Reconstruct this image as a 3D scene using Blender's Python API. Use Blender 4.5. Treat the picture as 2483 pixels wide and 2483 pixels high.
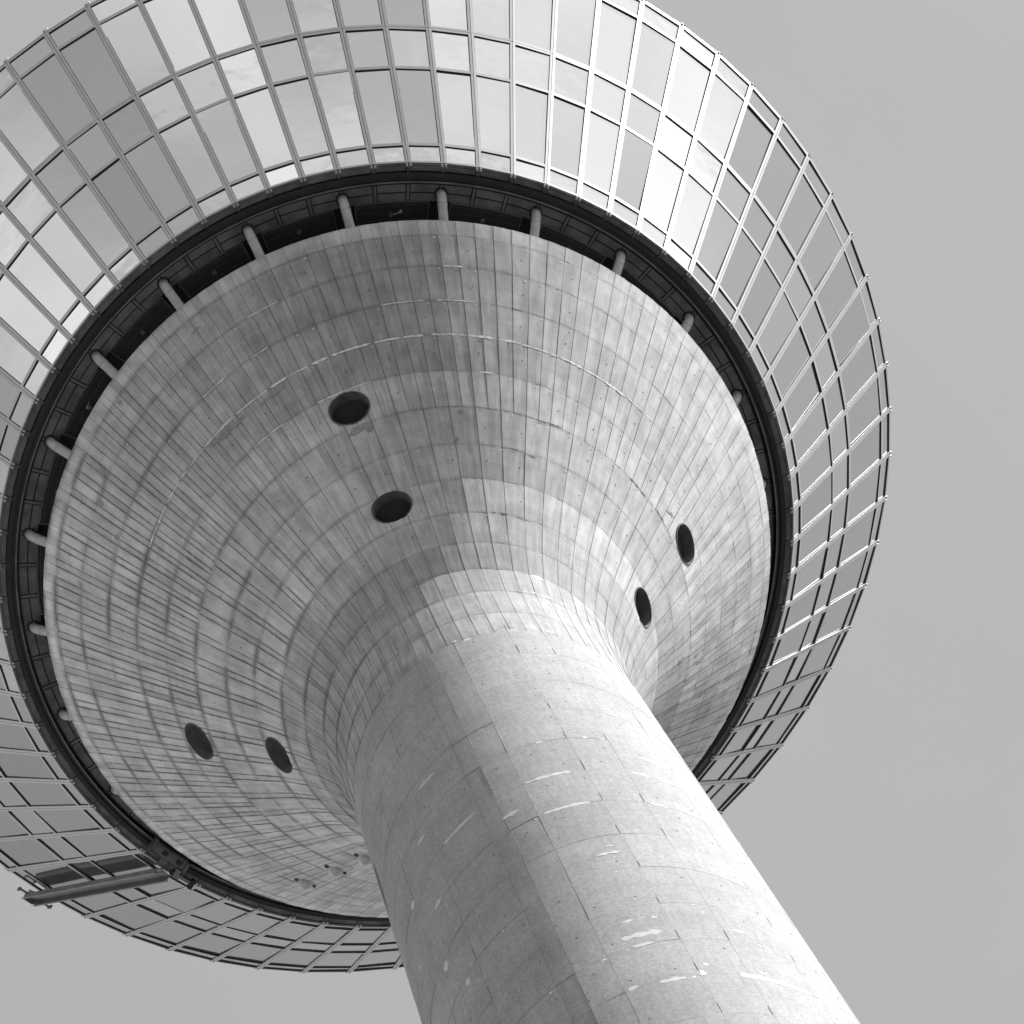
import bpy, math, random
from math import sin, cos, pi, radians as rad, degrees, sqrt, atan2, hypot
from mathutils import Vector, Matrix, noise

SC = bpy.context.scene
for o in list(bpy.data.objects):
    bpy.data.objects.remove(o)
random.seed(7)

# ------------------------------------------------------------------ camera
RIGHT = Vector((0.90118417, 0.39823713, -0.1710973))
DOWN = Vector((-0.43281735, 0.84790652, -0.30614323))
FWD = Vector((0.02315691, 0.34994531, 0.93648387))
CAM = Vector((0, -56.038049, 0))
FPX = 5.00447058            # focal length / picture width
cd = bpy.data.cameras.new('camera')
cam = bpy.data.objects.new('camera', cd)
SC.collection.objects.link(cam)
m = Matrix((RIGHT, -DOWN, -FWD)).transposed().to_4x4()
m.translation = CAM
cam.matrix_world = m
cd.sensor_width = 36.0
cd.lens = 36.0 * FPX
cd.clip_start = 0.5
cd.clip_end = 20000
SC.camera = cam

# ------------------------------------------------------------------ sky, sun, exposure
SUN_AZ, SUN_EL = -9.0, 43.5      # azimuth measured in the scene's x/y plane
SKY_STRENGTH = 0.12
SUN_STRENGTH = 4.4
EXPOSURE = 1.35
SC.view_settings.view_transform = 'Standard'
SC.view_settings.look = 'None'
SC.view_settings.gamma = 1.0
SC.view_settings.use_curve_mapping = False
SC.view_settings.exposure = EXPOSURE
W = bpy.data.worlds.new('World')
SC.world = W
W.use_nodes = True
nt = W.node_tree
nt.nodes.clear()
L = nt.links.new
def wn(t, **k):
    n = nt.nodes.new(t)
    for a, b in k.items():
        setattr(n, a, b)
    return n
def wmath(op, a, b=None, c=None, clamp=False):
    n = wn('ShaderNodeMath', operation=op, use_clamp=clamp)
    for i, v in enumerate((a, b, c)):
        if v is None: continue
        if isinstance(v, (int, float)): n.inputs[i].default_value = v
        else: L(v, n.inputs[i])
    return n.outputs[0]
sky = wn('ShaderNodeTexSky', sky_type='NISHITA')
sky.sun_disc = False
sky.sun_elevation = rad(SUN_EL)
sky.sun_rotation = rad(90.0 - SUN_AZ)
sky.air_density = 1.0
sky.dust_density = 0.5
sky.ozone_density = 1.0
sc3 = wn('ShaderNodeSeparateColor')
L(sky.outputs[0], sc3.inputs[0])
raw = wmath('ADD', wmath('MULTIPLY', sc3.outputs[2], 0.50), wmath('MULTIPLY', sc3.outputs[1], 0.14))
bwv = wmath('DIVIDE', wmath('MULTIPLY', raw, 1.32), wmath('ADD', wmath('MULTIPLY', raw, 0.20), 1.0))   # thin haze evens out the glow round the sun
tc = wn('ShaderNodeTexCoord')
sep = wn('ShaderNodeSeparateXYZ')
L(tc.outputs['Generated'], sep.inputs[0])
# clouds: a flat layer seen in perspective, so it closes up towards the horizon
den = wmath('MAXIMUM', wmath('ADD', sep.outputs[2], 0.10), 0.02)
comb = wn('ShaderNodeCombineXYZ')
L(wmath('DIVIDE', sep.outputs[0], den), comb.inputs[0])
L(wmath('DIVIDE', sep.outputs[1], den), comb.inputs[1])
CLOUD_SHIFT = (0.0, 0.0, 0.0)
comb0 = comb
comb = wn('ShaderNodeVectorMath', operation='ADD')
L(comb0.outputs[0], comb.inputs[0]); comb.inputs[1].default_value = CLOUD_SHIFT
n1 = wn('ShaderNodeTexNoise'); n1.inputs['Scale'].default_value = 0.85
n1.inputs['Detail'].default_value = 4; n1.inputs['Roughness'].default_value = 0.5
n1.inputs['Distortion'].default_value = 0.5
L(comb.outputs[0], n1.inputs['Vector'])
n2 = wn('ShaderNodeTexNoise'); n2.inputs['Scale'].default_value = 0.35
n2.inputs['Detail'].default_value = 2
L(comb.outputs[0], n2.inputs['Vector'])
dens = wmath('ADD', wmath('MULTIPLY', n1.outputs[0], 0.75), wmath('MULTIPLY', n2.outputs[0], 0.5))
# the clouds stand low over the horizon; overhead it is clear
lowish = wn('ShaderNodeMapRange'); lowish.interpolation_type = 'SMOOTHSTEP'
lowish.inputs['From Min'].default_value = 0.30; lowish.inputs['From Max'].default_value = 0.62
lowish.inputs['To Min'].default_value = 0.0; lowish.inputs['To Max'].default_value = 0.35
L(sep.outputs[2], lowish.inputs['Value'])
cm = wn('ShaderNodeMapRange'); cm.interpolation_type = 'SMOOTHSTEP'
cm.inputs['From Min'].default_value = 0.49; cm.inputs['From Max'].default_value = 0.75
L(wmath('SUBTRACT', dens, lowish.outputs[0]), cm.inputs['Value'])
SKYGAIN, CLOUD = 1.0, 10.5
mixc = wn('ShaderNodeMix'); mixc.data_type = 'FLOAT'
L(cm.outputs[0], mixc.inputs[0])
# a thin high veil keeps the clear part of the sky from being perfectly even
n3 = wn('ShaderNodeTexNoise'); n3.inputs['Scale'].default_value = 5.0
n3.inputs['Detail'].default_value = 5; n3.inputs['Roughness'].default_value = 0.55; n3.inputs['Distortion'].default_value = 0.6
L(comb.outputs[0], n3.inputs['Vector'])
veil = wmath('ADD', wmath('MULTIPLY', n3.outputs[0], 0.22), 0.91)
L(wmath('MULTIPLY', wmath('MULTIPLY', bwv, SKYGAIN), veil), mixc.inputs[2])
L(wmath('ADD', wmath('MULTIPLY', bwv, 0.22), wmath('MULTIPLY', n1.outputs[0], CLOUD)), mixc.inputs[3])
bg = wn('ShaderNodeBackground')
bg.inputs['Strength'].default_value = SKY_STRENGTH
L(mixc.outputs[0], bg.inputs['Color'])
wo = wn('ShaderNodeOutputWorld')
L(bg.outputs[0], wo.inputs['Surface'])

sd = bpy.data.lights.new('sun', 'SUN')
sd.energy = SUN_STRENGTH
sd.angle = rad(0.5)
sd.color = (1, 0.995, 0.985)
sun = bpy.data.objects.new('sun', sd)
SC.collection.objects.link(sun)
sv = Vector((cos(rad(SUN_EL))*cos(rad(SUN_AZ)), cos(rad(SUN_EL))*sin(rad(SUN_AZ)), sin(rad(SUN_EL))))
sun.rotation_euler = sv.to_track_quat('Z', 'Y').to_euler()

# ------------------------------------------------------------------ materials
class NT:
    def __init__(s, name):
        s.m = bpy.data.materials.new(name)
        s.m.use_nodes = True
        s.t = s.m.node_tree
        s.t.nodes.clear()
        s.out = s.t.nodes.new('ShaderNodeOutputMaterial')
    def n(s, t, inp=None, **k):
        n = s.t.nodes.new(t)
        for a, b in k.items(): setattr(n, a, b)
        for a, b in (inp or {}).items():
            if isinstance(b, bpy.types.NodeSocket): s.t.links.new(b, n.inputs[a])
            else: n.inputs[a].default_value = b
        return n
    def math(s, op, a, b=None, c=None, clamp=False):
        n = s.t.nodes.new('ShaderNodeMath'); n.operation = op; n.use_clamp = clamp
        for i, v in enumerate((a, b, c)):
            if v is None: continue
            if isinstance(v, (int, float)): n.inputs[i].default_value = v
            else: s.t.links.new(v, n.inputs[i])
        return n.outputs[0]
    def ramp(s, v, a, b, lo=0.0, hi=1.0):
        n = s.n('ShaderNodeMapRange', {'Value': v, 'From Min': a, 'From Max': b, 'To Min': lo, 'To Max': hi})
        n.interpolation_type = 'SMOOTHSTEP'
        return n.outputs[0]
    def noise(s, vec, scale, detail=4, rough=0.5, dist=0.0):
        return s.n('ShaderNodeTexNoise', {'Vector': vec, 'Scale': scale, 'Detail': detail, 'Roughness': rough, 'Distortion': dist}).outputs[0]
    def finish(s, shader):
        s.t.links.new(shader, s.out.inputs['Surface'])
        return s.m

def simple(name, c, rough=0.6, metal=0.0, var=0.12, scale=3.0, bump=0.0, spec=0.5):
    t = NT(name)
    geo = t.n('ShaderNodeNewGeometry')
    nz = t.noise(geo.outputs['Position'], scale, 6, 0.6)
    f = t.math('MULTIPLY', t.ramp(nz, 0.3, 0.7, 1 - var, 1 + var), c)
    cc = t.n('ShaderNodeCombineColor', {0: f, 1: f, 2: f})
    b = t.n('ShaderNodeBsdfPrincipled', {'Base Color': cc.outputs[0], 'Roughness': rough, 'Metallic': metal, 'Specular IOR Level': spec})
    if bump:
        bp = t.n('ShaderNodeBump', {'Height': nz, 'Strength': bump, 'Distance': 0.01})
        t.t.links.new(bp.outputs[0], b.inputs['Normal'])
    return t.finish(b.outputs[0])

def concrete(name, base, speck=0.08, panels=True, seam=0.5, mott=1.0):
    def lv(lo, hi): return dict(lo=1-(1-lo)*mott, hi=1+(hi-1)*mott)
    t = NT(name)
    geo = t.n('ShaderNodeNewGeometry')
    P = geo.outputs['Position']
    sp = t.n('ShaderNodeSeparateXYZ', {0: P})
    flat = t.n('ShaderNodeCombineXYZ', {0: sp.outputs[0], 1: sp.outputs[1], 2: 0.0})
    nrm = t.n('ShaderNodeVectorMath', {0: flat.outputs[0]}, operation='NORMALIZE')
    def polar(k, kz):
        sc = t.n('ShaderNodeVectorMath', {0: nrm.outputs[0], 'Scale': k}, operation='SCALE')
        ad = t.n('ShaderNodeCombineXYZ', {0: 0.0, 1: 0.0, 2: t.math('MULTIPLY', sp.outputs[2], kz)})
        return t.n('ShaderNodeVectorMath', {0: sc.outputs[0], 1: ad.outputs[0]}, operation='ADD').outputs[0]
    big = t.noise(P, 0.28, 3, 0.5)
    blot = t.noise(P, 1.1, 7, 0.62, 0.4)
    streak = t.noise(polar(38, 0.9), 1.0, 5, 0.55)
    streak2 = t.noise(polar(150, 1.4), 1.0, 3, 0.6)
    rings = t.noise(polar(2.0, 3.2), 1.0, 4, 0.6)
    fine = t.noise(P, 9.0, 5, 0.65)
    grit = t.noise(P, 42.0, 3, 0.7)
    v = t.ramp(big, 0.3, 0.7, 0.92, 1.08)
    v = t.math('MULTIPLY', v, t.ramp(blot, 0.25, 0.75, **lv(0.84, 1.14)))
    v = t.math('MULTIPLY', v, t.ramp(streak, 0.3, 0.7, **lv(0.84, 1.12)))
    v = t.math('MULTIPLY', v, t.ramp(streak2, 0.3, 0.7, **lv(0.95, 1.04)))
    v = t.math('MULTIPLY', v, t.ramp(rings, 0.3, 0.7, **lv(0.95, 1.05)))
    v = t.math('MULTIPLY', v, t.ramp(fine, 0.25, 0.75, 1 - 0.6*speck, 1 + 0.6*speck))
    v = t.math('MULTIPLY', v, t.ramp(grit, 0.3, 0.7, 1 - speck, 1 + speck))
    # small dark pock marks
    pock = t.ramp(t.noise(P, 14.0, 2, 0.5), 0.70, 0.76)
    v = t.math('MULTIPLY', v, t.math('SUBTRACT', 1.0, t.math('MULTIPLY', pock, 0.35)))
    # bleached mineral runs
    pale = t.math('MULTIPLY', t.ramp(t.noise(polar(60, 0.5), 1.0, 4, 0.6), 0.64, 0.76), t.ramp(blot, 0.4, 0.6))
    v = t.math('ADD', v, t.math('MULTIPLY', pale, 0.18*mott))
    if panels:
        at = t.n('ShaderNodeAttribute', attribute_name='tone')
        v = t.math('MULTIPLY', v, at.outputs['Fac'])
        u1 = t.n('ShaderNodeUVMap', uv_map='near')
        u2 = t.n('ShaderNodeUVMap', uv_map='far')
        s1 = t.n('ShaderNodeSeparateXYZ', {0: u1.outputs[0]})
        s2 = t.n('ShaderNodeSeparateXYZ', {0: u2.outputs[0]})
        wob = t.math('MULTIPLY', t.math('SUBTRACT', t.noise(P, 5.0, 4, 0.6), 0.5), 0.05)
        eu = t.math('ADD', t.math('MINIMUM', s1.outputs[0], s2.outputs[0]), wob)
        ev = t.math('ADD', t.math('MINIMUM', s1.outputs[1], s2.outputs[1]), wob)
        pres = t.ramp(t.noise(polar(26, 0.7), 1.0, 3, 0.6), 0.22, 0.62)
        pres2 = t.ramp(t.noise(P, 0.8, 4, 0.6), 0.34, 0.62)
        dl = t.n('ShaderNodeVectorMath', {0: nrm.outputs[0], 1: (cos(rad(-172)), sin(rad(-172)), 0)}, operation='DOT_PRODUCT')
        left = t.ramp(dl.outputs['Value'], 0.25, 0.85)           # the weather side, where the joints are stained
        wu = t.math('ADD', t.math('MULTIPLY', left, 0.022), 0.030)
        eun = t.math('DIVIDE', eu, wu)
        du = t.math('MULTIPLY', t.ramp(eun, 0.0, 1.0, 1.0, 0.0), t.math('ADD', t.math('MULTIPLY', pres, t.math('ADD', t.math('MULTIPLY', left, 0.22*seam), 0.45*seam)), 0.04))
        evn = t.math('DIVIDE', ev, t.math('ADD', t.math('MULTIPLY', left, 0.10), 0.13))
        dv = t.math('MULTIPLY', t.ramp(evn, 0.0, 1.0, 1.0, 0.0), t.math('ADD', t.math('MULTIPLY', pres2, t.math('ADD', t.math('MULTIPLY', left, 0.46*seam), 0.20*seam)), 0.03))
        dirt = t.math('MAXIMUM', du, dv)
        v = t.math('MULTIPLY', v, t.math('SUBTRACT', 1.0, dirt))
    v = t.math('MULTIPLY', v, base)
    cc = t.n('ShaderNodeCombineColor', {0: v, 1: v, 2: v})
    hgt = t.math('ADD', t.math('MULTIPLY', fine, 0.6), t.math('MULTIPLY', grit, 0.5))
    bp = t.n('ShaderNodeBump', {'Height': hgt, 'Strength': 0.35, 'Distance': 0.012})
    b = t.n('ShaderNodeBsdfPrincipled', {'Base Color': cc.outputs[0], 'Roughness': 0.85, 'Specular IOR Level': 0.25, 'Normal': bp.outputs[0]})
    return t.finish(b.outputs[0])

def glass_mat(name, refl, wave):
    t = NT(name)
    geo = t.n('ShaderNodeNewGeometry')
    oi = t.n('ShaderNodeObjectInfo')
    off = t.math('MULTIPLY', oi.outputs['Random'], 50.0)
    sh = t.n('ShaderNodeVectorMath', {0: geo.outputs['Position'], 1: t.n('ShaderNodeCombineXYZ', {0: off, 1: off, 2: off}).outputs[0]}, operation='ADD')
    nz = t.noise(sh.outputs[0], 0.9, 2, 0.5)
    nz2 = t.noise(sh.outputs[0], 3.0, 2, 0.5)
    h = t.math('ADD', nz, t.math('MULTIPLY', nz2, 0.12))
    bp = t.n('ShaderNodeBump', {'Height': h, 'Strength': 1.0, 'Distance': wave})
    lw = t.n('ShaderNodeLayerWeight', {'Blend': 0.5})
    fr = t.math('MULTIPLY', t.math('POWER', lw.outputs['Facing'], 4.0), 0.45)
    r = t.math('ADD', t.math('MULTIPLY', t.ramp(oi.outputs['Random'], 0.0, 1.0, 0.90, 1.06), refl), fr)
    cc = t.n('ShaderNodeCombineColor', {0: r, 1: r, 2: r})
    g = t.n('ShaderNodeBsdfGlossy', {'Color': cc.outputs[0], 'Roughness': 0.012, 'Normal': bp.outputs[0]})
    # faint second reflection of the inner sheet, slightly out of true
    g2 = t.n('ShaderNodeBsdfGlossy', {'Color': cc.outputs[0], 'Roughness': 0.16})
    mx = t.n('ShaderNodeMixShader', {0: 0.22, 1: g.outputs[0], 2: g2.outputs[0]})
    d = t.n('ShaderNodeBsdfDiffuse', {'Color': (0.03, 0.03, 0.03, 1)})
    ad = t.n('ShaderNodeAddShader', {0: mx.outputs[0], 1: d.outputs[0]})
    return t.finish(ad.outputs[0])

M_PANEL = concrete('board marked concrete', 0.43, 0.06, True, 0.85)
M_SHAFT = concrete('rough shaft concrete', 0.245, 0.26, True, 0.25, 0.45)
M_JOINT = simple('dark joint mortar', 0.17, 0.9, var=0.3, scale=6)
M_SHELL = concrete('plain concrete', 0.34, 0.08, False)
M_PATCH = simple('pale repair mortar', 0.40, 0.8, var=0.10, scale=5)
M_LIME = simple('white lime bloom', 0.50, 0.9, var=0.25, scale=7)
M_PLUG = simple('anchor plug mortar', 0.52, 0.8, var=0.2, scale=9)
M_HOLE = simple('anchor hole', 0.07, 0.9)
M_ALU = simple('satin aluminium', 0.37, 0.42, 0.3, var=0.05, scale=1.5)
M_BLACK = simple('black rubber gasket', 0.012, 0.8, var=0.2)
M_RAIL = simple('dark painted steel', 0.011, 0.45, 0.2, var=0.4, scale=2, spec=0.4)
M_FLANGE = simple('worn steel flange', 0.10, 0.5, 0.3, var=0.3, scale=2)
M_SOFFIT = simple('grey soffit sheet', 0.09, 0.5, 0.0, var=0.40, scale=1.8)
M_SCREEN = simple('dark mesh screen', 0.012, 0.7, var=0.4, scale=1.2)
M_WIRE = simple('mesh wire', 0.07, 0.6)
M_PIPE = simple('painted pipe', 0.34, 0.5, 0.0, var=0.12, scale=4)
M_DISC = simple('dull lamp disc', 0.10, 0.5)
M_LOUVRE = simple('black louvre', 0.022, 0.5, 0.1)
M_LINER = simple('vent liner concrete', 0.06, 0.85, var=0.3, scale=4)
M_GLASS = glass_mat('mirror glass', 0.37, 0.002)
M_GLASS_W = glass_mat('mirror glass, bulging', 0.41, 0.007)
M_BEAM = simple('galvanised channel', 0.13, 0.5, 0.3, var=0.2, scale=1.5)
M_STEEL = simple('dark carriage steel', 0.07, 0.5, 0.2, var=0.5, scale=3)
M_DOME = simple('opal lamp dome', 0.36, 0.25, 0.0, var=0.05)
M_DAMP = simple('damp dark mortar', 0.20, 0.8, var=0.2, scale=5)
M_SCRAP = simple('pale torn sheet', 0.30, 0.8, var=0.2, scale=8)
M_RIVER = simple('river water', 0.03, 0.2, var=0.2, scale=0.01)
M_BOUNCE = simple('pale bounce ground', 0.40, 0.95, var=0.15, scale=0.05)
M_GROUND = simple('ground paving and grass', 0.09, 0.95, var=0.35, scale=0.02)

# ------------------------------------------------------------------ mesh helpers
class MB:
    def __init__(s):
        s.v = []; s.f = []; s.sm = []; s.mi = []; s.tone = []; s.n = []; s.fr = []
    def face(s, idx, smooth=False, mi=0, tone=1.0, near=None, far=None):
        s.f.append(idx); s.sm.append(smooth); s.mi.append(mi); s.tone.append(tone)
        k = len(idx)
        s.n.extend(near or [(0.5, 0.5)]*k); s.fr.extend(far or [(0.5, 0.5)]*k)
    def add(s, pts, faces, smooth=False, mi=0, tone=1.0):
        b = len(s.v); s.v.extend([tuple(p) for p in pts])
        for f in faces: s.face([b+i for i in f], smooth, mi, tone)
    def box8(s, c, mi=0, mis=None):
        fs = [(0,3,2,1),(4,5,6,7),(0,1,5,4),(1,2,6,5),(2,3,7,6),(3,0,4,7)]
        b = len(s.v); s.v.extend([tuple(p) for p in c])
        for i, f in enumerate(fs): s.face([b+j for j in f], False, mis[i] if mis else mi)
    def obox(s, o, ax, ay, az, mi=0):
        o, ax, ay, az = map(Vector, (o, ax, ay, az))
        s.box8([o, o+ax, o+ax+ay, o+ay, o+az, o+ax+az, o+ax+ay+az, o+ay+az], mi)
    def tube(s, pts, r, n=14, smooth=True, mi=0, caps=True):
        pts = [Vector(p) for p in pts]
        rr = r if isinstance(r, (list, tuple)) else [r]*len(pts)
        rings = []
        t0 = (pts[1]-pts[0]).normalized()
        up = Vector((0, 0, 1)) if abs(t0.z) < 0.9 else Vector((1, 0, 0))
        x = t0.cross(up).normalized()
        for i, p in enumerate(pts):
            if i == 0: t = t0
            elif i == len(pts)-1: t = (pts[i]-pts[i-1]).normalized()
            else: t = ((pts[i]-pts[i-1]).normalized()+(pts[i+1]-pts[i]).normalized()).normalized()
            x = (x - t*x.dot(t)).normalized(); y = t.cross(x)
            b = len(s.v); rings.append(b)
            for j in range(n):
                a = 2*pi*j/n
                s.v.append(tuple(p + (x*cos(a)+y*sin(a))*rr[i]))
        for a, b in zip(rings[:-1], rings[1:]):
            for j in range(n):
                k = (j+1) % n
                s.face([a+j, a+k, b+k, b+j], smooth, mi)
        if caps:
            s.face([rings[0]+j for j in range(n)][::-1], False, mi)
            s.face([rings[-1]+j for j in range(n)], False, mi)
    def lathe(s, prof, a0=0.0, a1=360.0, step=2.5, smooth=False, mi=0):
        nseg = max(1, round((a1-a0)/step)); closed = abs(a1-a0-360) < 1e-6
        na = nseg if closed else nseg+1
        b = len(s.v)
        for i in range(na):
            a = rad(a0+(a1-a0)*i/nseg)
            for r, z in prof: s.v.append((r*cos(a), r*sin(a), z))
        m_ = len(prof)
        for i in range(nseg):
            i2 = (i+1) % na
            for j in range(m_-1):
                s.face([b+i*m_+j, b+i2*m_+j, b+i2*m_+j+1, b+i*m_+j+1], smooth, mi)
    def build(s, name, mats, parent=None, panel=False):
        me = bpy.data.meshes.new(name)
        me.from_pydata(s.v, [], s.f)
        for mm in (mats if isinstance(mats, (list, tuple)) else [mats]): me.materials.append(mm)
        me.polygons.foreach_set('use_smooth', s.sm)
        me.polygons.foreach_set('material_index', s.mi)
        if panel:
            at = me.attributes.new('tone', 'FLOAT', 'FACE'); at.data.foreach_set('value', s.tone)
            u = me.uv_layers.new(name='near'); u.data.foreach_set('uv', [c for p in s.n for c in p])
            u = me.uv_layers.new(name='far'); u.data.foreach_set('uv', [c for p in s.fr for c in p])
        me.update()
        return link(name, me, parent)
def link(name, me, parent=None):
    o = bpy.data.objects.new(name, me); SC.collection.objects.link(o)
    if parent: o.parent = parent
    return o
def thing(name, label, cat, loc=(0, 0, 0), group=None):
    o = bpy.data.objects.new(name, None); SC.collection.objects.link(o)
    o.location = loc; o['label'] = label; o['category'] = cat
    if group: o['group'] = group
    return o
def project(p):
    q = Vector(p)-CAM
    w = q.dot(FWD)
    return 966+1932*FPX*q.dot(RIGHT)/w, 966+1932*FPX*q.dot(DOWN)/w
def cyl(r, a, z): return Vector((r*cos(rad(a)), r*sin(rad(a)), z))

# ------------------------------------------------------------------ ground
GZ = -1.6
mb = MB()
for i in range(48):
    a = 2*pi*i/48; mb.v.append((9000*cos(a), 9000*sin(a), GZ))
mb.face(list(range(48)))
g = mb.build('ground', M_GROUND); g['kind'] = 'structure'
def sheet(name, x0, x1, y0, y1, z, mat):
    mb = MB(); mb.v = [(x0, y0, z), (x1, y0, z), (x1, y1, z), (x0, y1, z)]; mb.face([0, 1, 2, 3])
    o = mb.build(name, mat); o['kind'] = 'structure'
sheet('river', -4000, 4000, -520, -78, GZ+0.02, M_RIVER)          # wide river by the tower, out of view, laid here to cut bounce light
sheet('bounce_square', -420, -12, -70, 45, GZ+0.02, M_BOUNCE)  # unseen pale ground added to bounce fill light onto the left flank

# ------------------------------------------------------------------ tower
tower = thing('telecom_tower', 'tall concrete telecommunications tower with flared bowl and ring of mirrored windows', 'tower', (0, 0, GZ))
ROOT = tower
tower.location = (0, 0, 0)
PH = degrees(-0.16789)           # azimuth of mullion 0
def KA(k): return PH + 5.0*k

CP = [(131.1, 4.311), (132.8, 4.275), (134.56, 4.30), (136.05, 4.46), (137.28, 4.86), (138.48, 5.37), (139.72, 6.00), (140.85, 6.70),
      (142.1, 7.465), (143.35, 8.20), (144.6, 8.95), (145.8, 9.67), (147.05, 10.40), (148.2, 11.07), (148.7, 11.39)]
def pr(z):
    if z <= 131.1: return 4.397+0.0276*(128-z)
    if z >= CP[-1][0]: return CP[-1][1]
    for i in range(len(CP)-1):
        if CP[i][0] <= z <= CP[i+1][0]:
            z0, r0 = CP[i]; z1, r1 = CP[i+1]; h = z1-z0; t = (z-z0)/h
            def d(j):
                if j == 0: return -0.0276
                if j == len(CP)-1: return (CP[j][1]-CP[j-1][1])/(CP[j][0]-CP[j-1][0])
                return (CP[j+1][1]-CP[j-1][1])/(CP[j+1][0]-CP[j-1][0])
            m0, m1 = d(i)*h, d(i+1)*h
            return (2*t**3-3*t*t+1)*r0+(t**3-2*t*t+t)*m0+(-2*t**3+3*t*t)*r1+(t**3-t*t)*m1
def nrm(z):
    e = 0.05; dr = pr(z+e)-pr(z-e) if z < 148.6 else pr(148.6)-pr(148.5)
    dz = 2*e if z < 148.6 else 0.1
    l = hypot(dr, dz)
    return dz/l, -dr/l           # outward, up components
def S(a, z, off=0.0):
    nr, nz = nrm(z)
    return cyl(pr(z)+nr*off, a, z+nz*off)

# round vents: (azimuth, z, radius)
VENTS = []
for a in (-86.4, 4.6, -176.9, 94.0):
    VENTS.append((a, 142.75, 0.60)); VENTS.append((a, 139.25, 0.58))
VF = []
for a, z, r in VENTS:
    nr, nz = nrm(z); c = S(a, z)
    n_ = Vector((nr*cos(rad(a)), nr*sin(rad(a)), nz)); VF.append((c, n_, r))
def vent_d(p):
    best = None
    for c, n_, r in VF:
        q = p-c
        if q.length > 1.6: continue
        ax = q.dot(n_); t = q-n_*ax
        if best is None or t.length-r < best[0]: best = (t.length-r, c, n_, r, t, ax)
    return best

# shell behind the boards
mb = MB()
zs = [88 + i*(131-88)/12 for i in range(12)] + [131 + i*(148.7-131)/36 for i in range(37)]
NA = 240
base = len(mb.v)
for z in zs:
    for i in range(NA): mb.v.append(tuple(S(i*360/NA, z, -0.022)))
for j in range(len(zs)-1):
    for i in range(NA):
        i2 = (i+1) % NA
        c = S((i+0.5)*360/NA, (zs[j]+zs[j+1])/2); vd = vent_d(c)
        if vd and vd[0] < 0.35: continue
        mb.face([j*NA+i, j*NA+i2, (j+1)*NA+i2, (j+1)*NA+i], True)
mb.lathe([(11.39, 148.7), (11.36, 148.74), (11.05, 148.74), (11.0, 148.6), (0.5, 148.3)], step=1.5)
mb.build('bowl_shell', M_JOINT, tower)
mb = MB()
mb.lathe([(pr(z), z) for z in (GZ, 20, 40, 60, 80, 88)], step=3, smooth=True)
mb.build('lower_shaft', M_SHELL, tower)

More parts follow.
